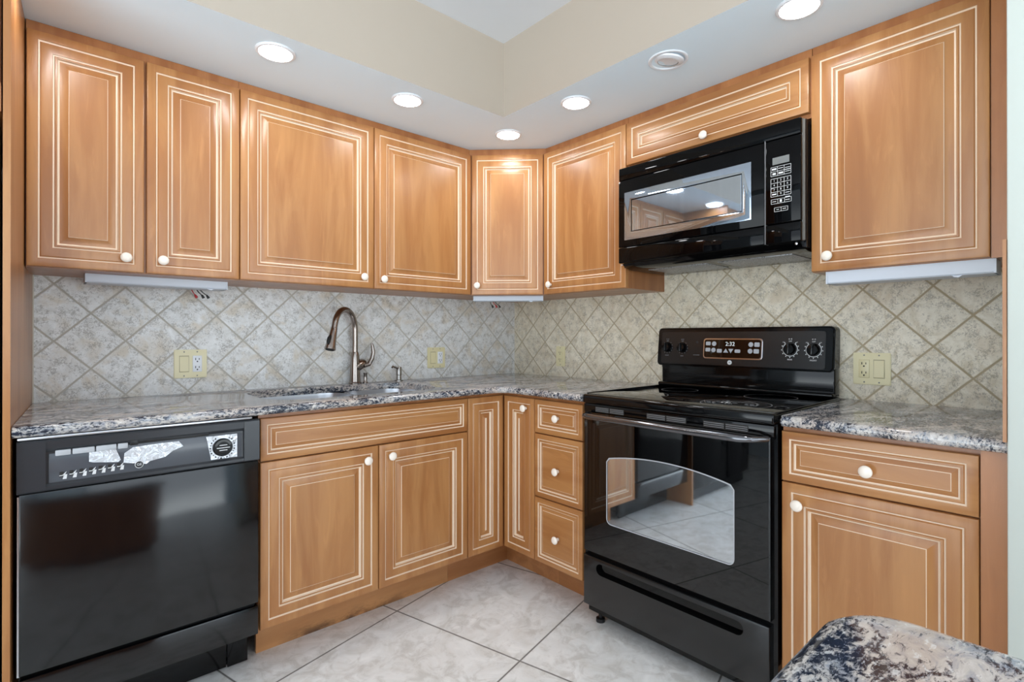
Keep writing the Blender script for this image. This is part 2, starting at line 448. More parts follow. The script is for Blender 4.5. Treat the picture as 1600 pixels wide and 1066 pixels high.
# ------------------------------------------------------------------ the room
m = MB(); m.box(-4.2, 3.0, -6.4, .1, -.06, 0); struct('floor', m, 'floor', 'large grey beige stone-look floor tiles with thin dark joints', 'floor')
m = MB(); m.box(-4.2, 3.0, -6.2, .1, CEIL, CEIL+.06); struct('ceiling', m, 'paint_ceiling', 'flat white ceiling inside the raised tray', 'ceiling')
m = MB(); m.box(-4.2, .1, 0, .1, 0, CEIL); struct('wall_back', m, 'paint_cream', 'cream wall behind the sink run', 'wall')
m = MB(); m.box(0, .1, ENDY, 0, 0, CEIL); struct('wall_right', m, 'paint_cream', 'cream wall behind the range and microwave', 'wall')
m = MB(); m.box(-.66, .1, ENDY-.125, ENDY, 0, CEIL, bev=.004); struct('wall_end', m, 'paint_pale', 'pale green wall end at the right edge of the picture', 'wall')
m = MB(); m.box(-4.2, -4.1, -6.2, ADDED_LWIN[0], 0, CEIL); m.box(-4.2, -4.1, ADDED_LWIN[1], 0, 0, CEIL); m.box(-4.2, -4.1, ADDED_LWIN[0], ADDED_LWIN[1], ADDED_LWIN[3], CEIL); struct('wall_left', m, 'paint_white', 'cream wall left of the refrigerator with an added opening for daylight', 'wall')
m = MB(); m.box(2.9, 3.0, -6.2, ENDY-.125, 0, CEIL); m.box(.1, 2.9, ENDY-.125, ENDY-.025, 0, CEIL)
struct('wall_dining', m, 'paint_white', 'cream dining room wall beyond the kitchen', 'wall')
m = MB()
m.box(-4.1, ADDED_WIN[0], REAR_Y-.1, REAR_Y, 0, CEIL); m.box(ADDED_WIN[1], 3.0, REAR_Y-.1, REAR_Y, 0, CEIL); m.box(ADDED_WIN[0], ADDED_WIN[1], REAR_Y-.1, REAR_Y, ADDED_WIN[3], CEIL)
struct('wall_rear', m, 'paint_white', 'cream rear wall with a wide unseen opening added for daylight', 'wall')
m = MB()
m.prism([(-4.1, 0), (0, 0), (0, ENDY), (-SX, ENDY), (-SX, -SY), (-4.1, -SY)], SOF, CEIL)
for f in m.bm.faces: f.material_index = 1 if f.normal.z < -.5 else 0
struct('ceiling_soffit', m, ['paint_cream', 'paint_white'], 'dropped soffit over the wall cabinets, white below with cream sides', 'soffit')

# backsplash
m = MB(); m.box(-2.251, 0, -.008, 0, ZT, UB+.002, 0)
m.box(-.0085, -.0035, -.0105, -.006, ZT, UB, 1); m.box(-2.2535, -2.248, -.0105, -.004, ZT, UB, 1)
struct('backsplash_left', m, ['tile_a', 'grout'], 'diagonal tumbled stone tile backsplash behind the sink', 'backsplash')
m = MB(); m.prism([(0, ZT), (ENDY, ZT), (ENDY, UB+.002), (-1.852, UB+.002), (-1.852, 1.47), (-1.09, 1.47), (-1.09, UB+.002), (0, UB+.002)], -.008, 0, plane='yz')
struct('backsplash_right', m, 'tile_b', 'diagonal tumbled stone tile backsplash behind the range', 'backsplash')

# ------------------------------------------------------------------ cabinet doors and knobs
W0, G = 0, 1
PROF_DOOR = [(0, .019, 0), (0, .004, 0), (.0012, .0012, 0), (.004, 0, 0), (.025, 0, 0), (.0262, .0015, 0), (.0275, .0042, 1), (.0305, .0045, 1), (.0335, .0014, 0), (.036, .0008, 0), (.060, .0012, 0),
             (.0612, .0045, 1), (.0642, .0048, 1), (.0660, .0016, 0), (.0705, .0012, 0), (.0725, .0085, 1), (.0765, .0098, 1), (.0785, .0095, 0),
             (.0975, .0030, 0), (.0980, .0014, 1), (.0990, .0010, 1), (.1000, .0010, 0)]
PROF_DRAWER = [(0, .019, 0), (0, .004, 0), (.0012, .0012, 0), (.004, 0, 0), (.0215, 0, 0), (.0228, .0030, 1), (.0255, .0034, 1), (.0280, .0012, 0), (.0335, .0010, 0),
               (.0348, .0060, 1), (.0380, .0066, 1), (.0395, .0060, 0), (.0500, .0022, 0), (.0505, .0010, 1), (.0515, .0008, 1), (.0524, .0008, 0)]

KNOB = None
def knob_mesh():
    global KNOB
    if KNOB is None:
        mb = MB(); prof = [(.0075, 0), (.0068, .004), (.006, .011), (.0085, .0145), (.0145, .0165), (.0165, .0195), (.0162, .0225), (.0135, .0258), (.008, .028), (0, .0287)]
        mb.lathe(prof, Matrix.Rotation(PI/2, 4, 'X'), 28)
        me = bpy.data.meshes.new('knob'); mb.bm.to_mesh(me); mb.bm.free(); me.materials.append(M['ceramic'])
        me.shade_smooth(); KNOB = me
    return KNOB
def door(T, name, u0, u1, z0, z1, yf, knobs=(), prof=PROF_DOOR, mats=('wood', 'glaze')):
    g = .0016
    lim = min(u1-u0, z1-z0)/2 - g - .002
    p = [q for q in prof if q[0] < lim]
    mb = MB(); mb.rings(u0+g, u1-g, z0+g, z1-g, yf, p)
    d = T.part(name, mb, list(mats), smooth=25)
    for u, z in knobs:
        k = bpy.data.objects.new('knob', knob_mesh()); COL.objects.link(k)
        k.parent = d; k.location = Vector((u, yf, z))-T.org; k['label'] = 'white ceramic knob'
    return d

GU = 'wall cabinets under the soffit'
FACE = -DU+.0186
def wall_cab(label, frame, u0, u1, doors, z0=UB):
    T = Thing('wall_cabinet', label, 'cabinet', frame, (u0, 0, z0), GU)
    mb = MB(); mb.box(u0+.0005, u1-.0005, FACE, -.0005, z0, SOF-.001, 0)
    T.part('carcass', mb, 'veneer')
    for (a, b, za, zb, kn, hz) in doors:
        door(T, 'door', a, b, za, zb, -DU, kn, PROF_DOOR, ('wood_h', 'glaze') if hz else ('wood', 'glaze'))
    return T
ZK = 1.408
U0, U1, U2, U3, U4 = -2.2637, -1.9649, -1.6717, -1.1228, -.5802
wall_cab('leftmost wall cabinet, two narrow doors beside the refrigerator panel', 'A', U0, U2,
         [(U0, U1-.002, UB, UT, [(-2.019, ZK)], 0), (U1+.002, U2, UB, UT, [(-1.916, ZK)], 0)])
wall_cab('widest wall cabinet, two broad doors above the sink and faucet', 'A', U2, U4+.001,
         [(U2, U3, UB, UT, [(-1.177, ZK)], 0), (U3, U4, UB, UT, [(-1.082, ZK-.003)], 0)])
# diagonal corner
q = math.sqrt(.5)
T = Thing('corner_wall_cabinet', 'diagonal corner wall cabinet with one narrow door', 'cabinet', 'D', (0, -.60, UB), GU)
wpoly = [(-.0005, -.0005), (-.578, -.0005), (-.578, -.296), (-.296, -.577), (-.0005, -.577)]
mb = MB(); mb.prism([((x-y)*q, (x+y)*q) for x, y in wpoly], UB, SOF-.001); T.part('carcass', mb, 'veneer')
door(T, 'door', -.1872, .1862, UB, UT, -.6322, [(-.155, ZK)])
W1, W2, W3, W4 = .578, 1.0953, 1.8486, 2.2995
wall_cab('wall cabinet with one door between the corner and the microwave', 'B', W1, W2, [(W1, W2, UB, UT, [(.630, ZK)], 0)])
T = wall_cab('short wide cabinet above the microwave with a single lift-up door', 'B', W2+.001, W3-.001, [(W2, W3-.004, 1.899, UT, [(1.471, 1.925)], 1)], 1.885)
T = wall_cab('rightmost tall wall cabinet, one broad door beside the pale wall end', 'B', W3, -ENDY-.001, [(W3, W4, UB, UT, [(1.903, ZK)], 0)])
mb = MB(); mb.box(W4+.001, -ENDY-.0015, -DU+.004, FACE, UB-.001, SOF-.002); T.part('filler_strip', mb, 'veneer')

# ------------------------------------------------------------------ refrigerator enclosure at the left edge
mb = MB(); mb.prism([(-2.2512, -.0005), (-2.2832, -.65), (-2.2962, -.65), (-2.2672, -.0005)], 0, SOF-.001)
mb.box(-2.2975, -2.2832, -.6515, -.648, 0, SOF-.001)
tag(build('refrigerator_end_panel', mb, 'wood'), 'tall maple end panel between the refrigerator and the dishwasher', 'panel')
T = Thing('refrigerator', 'black refrigerator just showing at the left edge of the picture', 'refrigerator', 'A', (-2.75, 0, 0))
mb = MB(); mb.box(-3.16, -2.312, -.58, -.03, .02, 1.68, bev=.006); T.part('body', mb, 'black')
for a, b in ((-3.16, -2.80), (-2.794, -2.301)):
    mb = MB(); mb.box(a, b, -.648, -.585, .09, 1.685, bev=.012, seg=3); d = T.part('door', mb, 'black')
    hx = b-.05 if a < -3 else a+.05
    mb = MB(); mb.tube([(hx, -.65, .7), (hx, -.69, .74), (hx, -.69, 1.3), (hx, -.65, 1.34)], .011); T.part('handle', mb, 'black_soft', d)
mb = MB(); mb.box(-3.15, -2.31, -.57, -.08, 0, .02); mb.box(-3.15, -2.31, -.60, -.58, .01, .08); T.part('toe_grille', mb, 'black_matte')
T = Thing('refrigerator_cabinet', 'maple cabinet above the refrigerator at the left edge', 'cabinet', 'A', (-2.75, 0, 1.72))
mb = MB(); mb.box(-3.2, -2.302, -.62, -.0005, 1.72, SOF-.001); T.part('carcass', mb, 'veneer')
for a, b, k in ((-3.2, -2.752, -2.79), (-2.75, -2.302, -2.71)):
    door(T, 'door', a, b, 1.79, 2.10, -.639, [(k, 1.83)], PROF_DOOR, ('wood_h', 'glaze'))

# ------------------------------------------------------------------ base cabinets
A1, A2, A3 = -.8235, -1.2539, -1.686
B1, B2, R1, R2 = .8233, 1.1052, 1.8699, 2.3111
TB, TT, SD = .158, .8708, .7235
BF = -D+.0186
TOE = -.455
CT = .8835
GB = 'base cabinets under the worktops'
T = Thing('sink_base_cabinet', 'wide sink base cabinet with long false drawer front and two doors', 'cabinet', 'A', (A3, 0, 0), GB)
mb = MB()
mb.box(A3, A3+.018, BF, -.012, TB-.003, CT); mb.box(A1-.018, A1, BF, -.012, TB-.003, CT)
mb.box(A3+.018, A1-.018, BF, -.012, TB-.003, TB+.015); mb.box(A3+.018, A1-.018, BF, BF+.018, TB+.015, CT)
T.part('carcass', mb, 'veneer')
mb = MB(); mb.box(A3+.033, A1, TOE, TOE+.016, 0, TB-.003); T.part('toe_kick', mb, 'toe_stained', label='toe board with dark water stains')
door(T, 'false_drawer_front', A3, A1, SD, TT, -D, (), PROF_DRAWER, ('wood_h', 'glaze'))
door(T, 'door', A3, A2, TB, SD-.001, -D, [(-1.306, .672)])
door(T, 'door', A2, A1, TB, SD-.001, -D, [(-1.204, .674)])

T = Thing('corner_base_cabinet', 'corner base cabinet with two narrow folding door leaves', 'cabinet', 'A', (-.3, -.3, 0), GB)
mb = MB(); mb.prism([(-.012, -.012), (A1+.001, -.012), (A1+.001, BF), (BF, BF), (BF, -B1+.001), (-.012, -B1+.001)], TB-.003, CT); T.part('carcass', mb, 'veneer')
mb = MB(); mb.prism([(A1+.001, TOE), (A1+.001, TOE+.016), (TOE+.016, TOE+.016), (TOE+.016, -B1+.001), (TOE, -B1+.001), (TOE, TOE)], 0, TB-.003); T.part('toe_kick', mb, 'veneer_h')
door(T, 'door_leaf', A1, -D-.001, TB, TT, -D)
mb = MB(); mb.rings(D+.001+.0016, B1-.0016, TB+.0016, TT-.0016, -D, [p for p in PROF_DOOR if p[0] < (B1-D)/2-.004])
bmesh.ops.rotate(mb.bm, cent=(0, 0, 0), matrix=Matrix.Rotation(-PI/2, 3, 'Z'), verts=mb.bm.verts)
d = T.part('door_leaf', mb, ['wood', 'glaze'], smooth=25)
k = bpy.data.objects.new('knob', knob_mesh()); COL.objects.link(k); k.parent = d
k.location = Vector((-D, -.769, .823))-T.org; k.rotation_euler = (0, 0, -PI/2); k['label'] = 'white ceramic knob'

T = Thing('drawer_base_cabinet', 'narrow base cabinet with three drawers left of the range', 'cabinet', 'B', (B1, 0, 0), GB)
mb = MB(); mb.box(B1, B2, BF, -.012, TB-.003, CT); T.part('carcass', mb, 'veneer')
mb = MB(); mb.box(B1, B2, TOE, TOE+.016, 0, TB-.003); T.part('toe_kick', mb, 'veneer_h')
for za, zb, zk in ((.7215, TT, .799), (.4425, .7205, .576), (TB, .4415, .290)):
    door(T, 'drawer', B1, B2, za, zb, -D, [(.967, zk)], PROF_DRAWER, ('wood_h', 'glaze'))

T = Thing('end_base_cabinet', 'base cabinet with one drawer over one door right of the range', 'cabinet', 'B', (R1, 0, 0), GB)
mb = MB(); mb.box(R1, -ENDY-.001, BF, -.012, TB-.003, CT); T.part('carcass', mb, 'veneer')
mb = MB(); mb.box(R1, -ENDY-.001, TOE, TOE+.016, 0, TB-.003); T.part('toe_kick', mb, 'veneer_h')
mb = MB(); mb.box(R2+.001, -ENDY-.0015, -D+.003, BF, TB-.003, CT-.001); T.part('filler_strip', mb, 'veneer')
door(T, 'drawer', R1, R2, SD, TT, -D, [(2.088, .793)], PROF_DRAWER, ('wood_h', 'glaze'))
door(T, 'door', R1, R2, TB, SD-.001, -D, [(1.919, .664)])

# wooden corner strip where the pale wall meets the backsplash
mb = MB(); mb.box(-.661, -.645, ENDY+.0005, ENDY+.007, ZT, UB-.002)
tag(build('wood_corner_trim', mb, 'wood'), 'thin vertical wood strip along the pale wall end above the worktop', 'trim')

# ------------------------------------------------------------------ worktops
def worktop(outer, hole, z0, z1, name, label, cat='countertop', rr=None):
    """outer: [(x, y, ox, oy)] with a unit-ish inward offset for rounded edges (0,0 = square edge)"""
    bm = bmesh.new(); t = z1-z0; r = t/2
    nseg = 8; rows = []
    for k in range(nseg+1):
        a = -PI/2 + PI*k/nseg; ins = r*(1-math.cos(a)); z = (z0+z1)/2 + r*math.sin(a)
        rows.append([bm.verts.new((x+ox*ins, y+oy*ins, z)) for x, y, ox, oy in outer])
    n = len(outer)
    for a, b in zip(rows, rows[1:]):
        for i in range(n): bm.faces.new((a[i], a[(i+1) % n], b[(i+1) % n], b[i]))
    hrows = []
    if hole:
        for ins, z in ((0, z0), (0, z1-.006), (.0018, z1-.0018), (.006, z1)):
            hrows.append([bm.verts.new((x+nx*ins, y+ny*ins, z)) for x, y, nx, ny in hole])
        h = len(hole)
        for a, b in zip(hrows, hrows[1:]):
            for i in range(h): bm.faces.new((a[i], a[(i+1) % h], b[(i+1) % h], b[i]))
    for ri in (0, -1):
        es = []
        for loop in ([rows[ri]] + ([hrows[ri]] if hole else [])):
            for i in range(len(loop)): es.append(bm.edges.get((loop[i], loop[(i+1) % len(loop)])))
        bmesh.ops.triangle_fill(bm, use_beauty=True, use_dissolve=False, edges=es)
    bmesh.ops.recalc_face_normals(bm, faces=bm.faces)
    mb = MB(); mb.bm.free(); mb.bm = bm
    return tag(build(name, mb, 'granite', smooth=40), label, cat)
FE = -.648; FB = -.640
def arc(cx, cy, r, a0, a1, n):
    return [(cx+r*math.cos(R(a0+(a1-a0)*k/n)), cy+r*math.sin(R(a0+(a1-a0)*k/n)), R(a0+(a1-a0)*k/n)) for k in range(n+1)]
SHX0, SHX1, SHY0, SHY1 = -1.612, -.880, -.530, -.100
outer = [(-2.250, -.0085, 0, 0), (-2.2812, FE, 0, 1)]
cr = .05
outer += [(x, y, -math.cos(a), -math.sin(a)) if False else (x, y, math.cos(a)*-1*-1, math.sin(a)) for x, y, a in arc(FE-cr, FE-cr, cr, 90, 0, 6)]
outer += [(FB, -1.1130, 1, 0), (-.0085, -1.1130, 0, 0), (-.0085, -.0085, 0, 0)]
hole = []
for cx, cy, a0 in ((SHX1-.11, SHY1-.10, 0), (SHX0+.11, SHY1-.10, 90), (SHX0+.14, SHY0+.14, 180), (SHX1-.14, SHY0+.14, 270)):
    r = .10 if a0 < 180 else .14
    rx = .11 if a0 < 180 else .14
    for k in range(9):
        a = R(a0+90*k/8); hole.append((cx+rx*math.cos(a), cy+r*math.sin(a), math.cos(a), math.sin(a)))
worktop(outer, hole, .884, ZT, 'granite_countertop', 'long L-shaped granite worktop with the sink cut into it')
worktop([(-.0085, -1.8725, 0, 0), (FB+.02, -1.8725, 0, 0), (FB+.006, -1.8745, 1, -.5), (FB, -1.880, 1, 0), (FB, ENDY+.0005, 1, 0), (-.0085, ENDY+.0005, 0, 0)], None, .884, ZT,
        'granite_countertop', 'short granite worktop between the range and the pale wall end')
il = [(-3.0, -3.15, 1, 1), (-1.682, -3.15, -1, 1)]
il += [(x, y, -math.cos(a), -math.sin(a)) for x, y, a in arc(-1.682-.06, -2.338-.06, .06, 0, 90, 10)]
il += [(-3.0, -2.338, 1, -1)]
worktop(il, None, .876, ZT, 'island_countertop', 'rounded granite island corner close to the camera at lower right')
T = Thing('island_cabinet', 'island base cabinet below the near granite corner', 'cabinet', 'A', (-2.35, -2.75, 0))
mb = MB(); mb.box(-2.97, -1.73, -3.12, -2.39, .10, .876); mb.box(-2.93, -1.78, -3.06, -2.45, 0, .10, 0); T.part('carcass', mb, 'veneer')

# ------------------------------------------------------------------ sink, faucet, dispenser
T = Thing('kitchen_sink', 'undermount stainless double-bowl sink set into the granite', 'sink', 'A', (-1.25, -.28, .66))
def bowl(x0, x1, y0, y1, zt, zb, r):
    bm = bmesh.new(); rows = []
    prof = [(.012, zt), (0, zt), (-.001, zt-.01), (-.006, zb+.05), (-.014, zb+.018), (-.032, zb+.003), (-.05, zb)]
    for ins, z in prof:
        rr = max(.012, r+ins)
        rows.append([bm.verts.new((x, y, z)) for x, y in rrect(x0-ins, x1+ins, y0-ins, y1+ins, rr, 6)])
    n = len(rows[0])
    for a, b in zip(rows, rows[1:]):
        for i in range(n): bm.faces.new((a[i], a[(i+1) % n], b[(i+1) % n], b[i]))
    bm.faces.new(rows[-1])
    bmesh.ops.recalc_face_normals(bm, faces=bm.faces)
    mb = MB(); mb.bm.free(); mb.bm = bm; return mb
for x0, x1, y0, zb in ((-1.618, -1.205, -.537, .70), (-1.185, -.874, -.52, .73)):
    b = T.part('bowl', bowl(x0, x1, y0, -.093, .8835, zb, .09), 'steel')
    sm = b.modifiers.new('shell', 'SOLIDIFY'); sm.thickness = .0012; sm.offset = 0
    mb = MB(); cx = (x0+x1)/2; cy = -.27
    mb.lathe([(.056, zb+.001), (.055, zb+.004), (.042, zb+.003), (.038, zb+.0015), (0, zb+.0015)], Matrix.Translation((cx, cy, 0)), 24)
    T.part('drain', mb, 'chrome', b)

T = Thing('kitchen_faucet', 'tall brushed bronze pull-down faucet behind the sink', 'faucet', 'A', (-1.094, -.056, ZT))
fx, fy = -1.094, -.056
mb = MB(); mb.lathe([(.030, ZT), (.030, ZT+.006), (.0265, ZT+.010), (.0245, ZT+.05), (.0225, ZT+.10), (.0205, ZT+.135), (.0165, ZT+.152), (.0150, ZT+.156)], Matrix.Translation((fx, fy, 0)), 28)
T.part('body', mb, 'nickel')
dx, dy = -.80, -.60
AR = .094; ZA = 1.178
pts = [(fx, fy, ZT+.15), (fx, fy, 1.08), (fx, fy, ZA)]
for k in range(1, 19):
    a = R(170*k/18); h = AR*(1-math.cos(a)); pts.append((fx+dx*h, fy+dy*h, ZA+AR*math.sin(a)))
p0, p1 = Vector(pts[-2]), Vector(pts[-1]); dr = (p1-p0).normalized()
dr = (dr + Vector((dx, dy, 0))*.10).normalized()
pts.append(tuple(p1+dr*.012))
mb = MB(); mb.tube(pts, .0138, 16); T.part('spout', mb, 'nickel')
e = Vector(pts[-1])
rot = dr.to_track_quat('Z', 'Y').to_matrix().to_4x4()
mb = MB(); mb.lathe([(.0150, 0), (.0155, .004), (.0145, .005), (.0160, .012), (.0185, .05), (.0225, .085), (.0245, .098), (.0240, .103), (.019, .104), (.018, .101), (0, .100)], Matrix.Translation(e) @ rot, 24, mi=[0]*8+[1, 1])
sp = T.part('spray_head', mb, ['nickel', 'black_matte'])
mb = MB(); side = Vector((dx, dy, 0))
c0 = e+dr*.055+side*.017
mb.tube([c0-dr*.018, c0-dr*.008+side*.006, c0+dr*.008+side*.008, c0+dr*.02+side*.004], [.006, .009, .009, .006], 10); T.part('spray_button', mb, 'black_matte', sp)
mb = MB()
mb.lathe([(.0205, -.012), (.0235, .0), (.0245, .026), (.0225, .042), (.014, .053), (0, .056)], Matrix.Translation((fx+.008, fy-.004, ZT+.082)) @ Matrix.Rotation(R(62), 4, Vector((-.25, 1, 0))), 20)
hp = [(fx+.040, fy-.01, ZT+.088), (fx+.066, fy-.012, ZT+.094), (fx+.082, fy-.014, ZT+.122), (fx+.088, fy-.015, ZT+.152), (fx+.084, fy-.015, ZT+.182), (fx+.080, fy-.015, ZT+.198)]
mb.tube(hp, [.0150, .0150, .0140, .0125, .0110, .006], 14, flat=(1, .8)); T.part('handle', mb, 'nickel', label='curved lever handle')
mb = MB(); mb.lathe([(.011, 0), (.0115, .006), (.009, .010), (.0085, .045), (.011, .052)], Matrix.Translation((fx+.048, fy-.012, ZT)), 16); T.part('side_stub', mb, 'nickel')

T = Thing('soap_dispenser', 'small metal soap dispenser right of the faucet', 'soap dispenser', 'A', (-.858, -.062, ZT))
sx, sy = -.858, -.062
mb = MB(); mb.lathe([(.022, ZT), (.022, ZT+.005), (.0135, ZT+.008), (.0125, ZT+.03), (.0145, ZT+.032), (.0145, ZT+.07), (.012, ZT+.074), (0, ZT+.075)], Matrix.Translation((sx, sy, 0)), 20); T.part('body', mb, 'nickel_light')
mb = MB(); mb.tube([(sx, sy, ZT+.064), (sx-.03, sy-.022, ZT+.072), (sx-.058, sy-.042, ZT+.080), (sx-.064, sy-.046, ZT+.074)], [.006, .0055, .005, .0045], 10); T.part('spout', mb, 'nickel_light')

# ------------------------------------------------------------------ dishwasher
T = Thing('dishwasher', 'black built-in dishwasher with a grey control strip below the worktop', 'dishwasher', 'A', (-1.98, 0, 0))
DX0, DX1 = -2.2725, -1.6925
mb = MB(); mb.box(-2.238, DX1-.008, -.57, -.03, .155, .872); mb.box(DX0+.004, DX1-.004, -.60, -.57, .155, .872); T.part('tub_body', mb, 'black_matte')
mb = MB(); mb.box(DX0+.001, DX1-.022, -.637, -.60, .8758, .8826, bev=.002); T.part('top_trim', mb, 'steel', label='silver trim strip')
# control console
CZ0, CZ1 = .737, .873
mb = MB()
prof = [(-.600, CZ0), (-.630, CZ0), (-.634, CZ0+.004), (-.634, CZ0+.012), (-.628, CZ0+.018), (-.626, .838), (-.634, .848), (-.635, .868), (-.631, CZ1), (-.600, CZ1)]
mb.prism(prof, DX0+.055, DX1-.045, 0, 'yz')
pe = [(-.600, CZ0), (-.632, CZ0), (-.636, CZ0+.004), (-.636, .868), (-.632, CZ1), (-.600, CZ1)]
for a, b in ((DX0, DX0+.056), (DX1-.046, DX1)): mb.prism(pe, a, b, 0, 'yz')
con = T.part('console', mb, 'console')
mb = MB(); mb.box(DX0+.062, DX1-.052, -.6285, -.6262, .756, .834, bev=.001); ov = T.part('control_overlay', mb, 'grey_plastic', con, label='glossy grey control strip')
for i, (a, b) in enumerate(((-2.198, -2.166), (-2.163, -2.116), (-2.113, -2.068), (-2.065, -2.042))):
    mb = MB(); mb.box(a, b, -.634, -.620, .8265, .8415, bev=.002); T.part('push_button', mb, 'button', con)
mb = MB(); mb.box(-2.034, -1.838, -.6295, -.622, .836, .8455, bev=.001); mb.box(-2.037, -2.018, -.632, -.628, .832, .846, bev=.001); T.part('door_latch', mb, 'black_matte', con)
mb = MB()
for i in range(7):
    x = -2.182+.0205*i; z = .772+.0007*i
    mb.box(x-.0075, x+.001, -.6291, -.6284, z-.004, z+.010, 0, mat=None)
    mb.prism([(x-.001, z-.010), (x+.007, z-.010), (x+.0085, z+.002), (x+.004, z+.002), (x+.0075, z+.010), (x-.002, z+.001), (x+.001, z-.002)], -.6293, -.6286, 1, 'xz')
    mb.box(x-.0075, x+.003, -.6293, -.6286, z-.001, z+.0012, 1)
T.part('cycle_markings', mb, ['slot', 'print'], con)
mb = MB(); mb.lathe([(.0105, 0), (.0105, .0008), (.0092, .0012), (.0092, .0004), (0, .0004)], Matrix.Translation((-2.0155, -.6299, .7745)) @ Matrix.Rotation(PI/2, 4, 'X'), 24, mi=[1, 1, 1, 0, 0])
mb.text('GE', .010, -2.0155, .7745, -.6306, 1); T.part('round_logo', mb, ['black_matte', 'print'], con)
for poly in ([(-2.128, .8255), (-2.070, .8290), (-2.058, .795), (-2.064, .789), (-2.12, .797), (-2.128, .800)],
             [(-2.050, .812), (-2.030, .826), (-1.960, .829), (-1.918, .8285), (-1.906, .812), (-1.932, .803), (-1.952, .787), (-1.990, .780), (-1.998, .773), (-2.030, .780), (-2.052, .785)]):
    mb = MB(); mb.prism(poly, -.6300, -.6287, 0, 'xz'); T.part('plastic_film', mb, 'film', con, label='crinkled clear plastic film with window glare painted pale')
mb = MB(); mb.prism([(-1.832, .758), (-1.758, .758), (-1.758, .832), (-1.846, .832), (-1.842, .815), (-1.838, .79)], -.6297, -.6288, 0, 'xz'); T.part('dial_label', mb, 'film', con)  # film patch by the dial, its glare painted in the same pale colour
mb = MB()
DC = Matrix.Translation((-1.800, -.6297, .794)) @ Matrix.Rotation(PI/2, 4, 'X')
mb.lathe([(.0285, 0), (.0275, .008), (.0255, .0105), (.018, .0110), (.0165, .0098), (0, .0098)], DC, 36)
for zz, w in ((.008, .011), (-.0005, .0185), (-.008, .011)):
    mb.box(-1.800-w, -1.800+w, -.6412, -.6398, .794+zz-.0011, .794+zz+.0011, 1)
dl = T.part('timer_dial', mb, ['black', 'print'], con)
mb = MB()
for k in range(26):
    a = 2*PI*k/26
    if 4 < k < 9: continue
    x, z = -1.800+.0345*math.cos(a), .794+.0345*math.sin(a)
    mb.box(-.0018, .0018, -.0004, .0004, -.0011-.0012*(k % 2), .0011+.0012*(k % 2), 0, mat=Matrix.Translation((x, -.6302, z)) @ Matrix.Rotation(-a, 4, 'Y'))
T.part('dial_markings', mb, 'slot', con)
mb = MB(); mb.box(DX0+.004, DX1-.001, -.630, -.600, .2655, .7345, bev=.003); T.part('door_panel', mb, 'black_wavy')
mb = MB(); mb.box(DX0+.001, DX0+.0055, -.6285, -.602, .2655, .73); T.part('edge_strip', mb, 'steel', label='bare metal door edge')
mb = MB(); mb.box(DX0+.006, DX1-.001, -.628, -.600, .160, .2535, bev=.003); T.part('access_panel', mb, 'black_wavy')
mb = MB(); mb.box(-2.235, -1.757, -.49, -.478, .012, .150, bev=.002); T.part('toe_panel', mb, 'black')
mb = MB(); mb.box(-1.754, -1.690, -.492, -.478, .010, .150, bev=.002); T.part('toe_panel', mb, 'black')
for x in (DX0+.06, DX1-.06):
    for y in (-.44, -.1):
        mb = MB(); mb.lathe([(.015, 0), (.015, .012), (.006, .014), (.006, .156)], Matrix.Translation((x, y, 0)), 12); T.part('foot', mb, 'black_matte')

# ------------------------------------------------------------------ range
T = Thing('electric_range', 'black freestanding electric range with a glass cooktop', 'range', 'B', (1.485, 0, 0))
RF = -.630; RX0, RX1 = 1.116, 1.856
mb = MB(); mb.box(RX0+.004, RX1+.001, -.595, -.02, .05, .89); mb.box(RX0, RX1+.004, -.612, -.59, .10, .885); T.part('body', mb, 'black')
mb = MB()
mb.box(RX0-.001, RX1, RF, -.02, .882, .9165, bev=.008, seg=3)
mb.box(RX0-.002, RX0+.003, RF+.03, -.05, .915, .9205, bev=.0015)
mb.box(RX1-.003, RX1+.001, RF+.03, -.05, .915, .9205, bev=.0015)
ck = T.part('cooktop_frame', mb, 'black')
mb = MB(); mb.box(RX0+.006, RX1-.006, RF+.022, -.085, .9150, .9185, bev=.0012); gt = T.part('cooktop_glass', mb, 'black_glass', ck)
def ring(cx, cy, r, w=.0016):
    n = 56; return [(cx+r*math.cos(2*PI*k/n), cy+r*math.sin(2*PI*k/n)) for k in range(n)]
def annulus(mb, cx, cy, r, w, z, m=0):
    bm = mb.bm; n = 56
    A = [bm.verts.new((cx+(r-w)*math.cos(2*PI*k/n), cy+(r-w)*math.sin(2*PI*k/n), z)) for k in range(n)]
    B = [bm.verts.new((cx+r*math.cos(2*PI*k/n), cy+r*math.sin(2*PI*k/n), z)) for k in range(n)]
    for k in range(n):
        f = bm.faces.new((A[k], B[k], B[(k+1) % n], A[(k+1) % n])); f.material_index = m
for cx, cy, rs in ((1.672, -.487, (.113, .073)), (1.300, -.475, (.092,)), (1.300, -.215, (.075,)), (1.672, -.205, (.092,))):
    mb = MB()
    for r in rs: annulus(mb, cx, cy, r, .0022, .9187)
    T.part('burner_ring', mb, 'print_dim', ck)
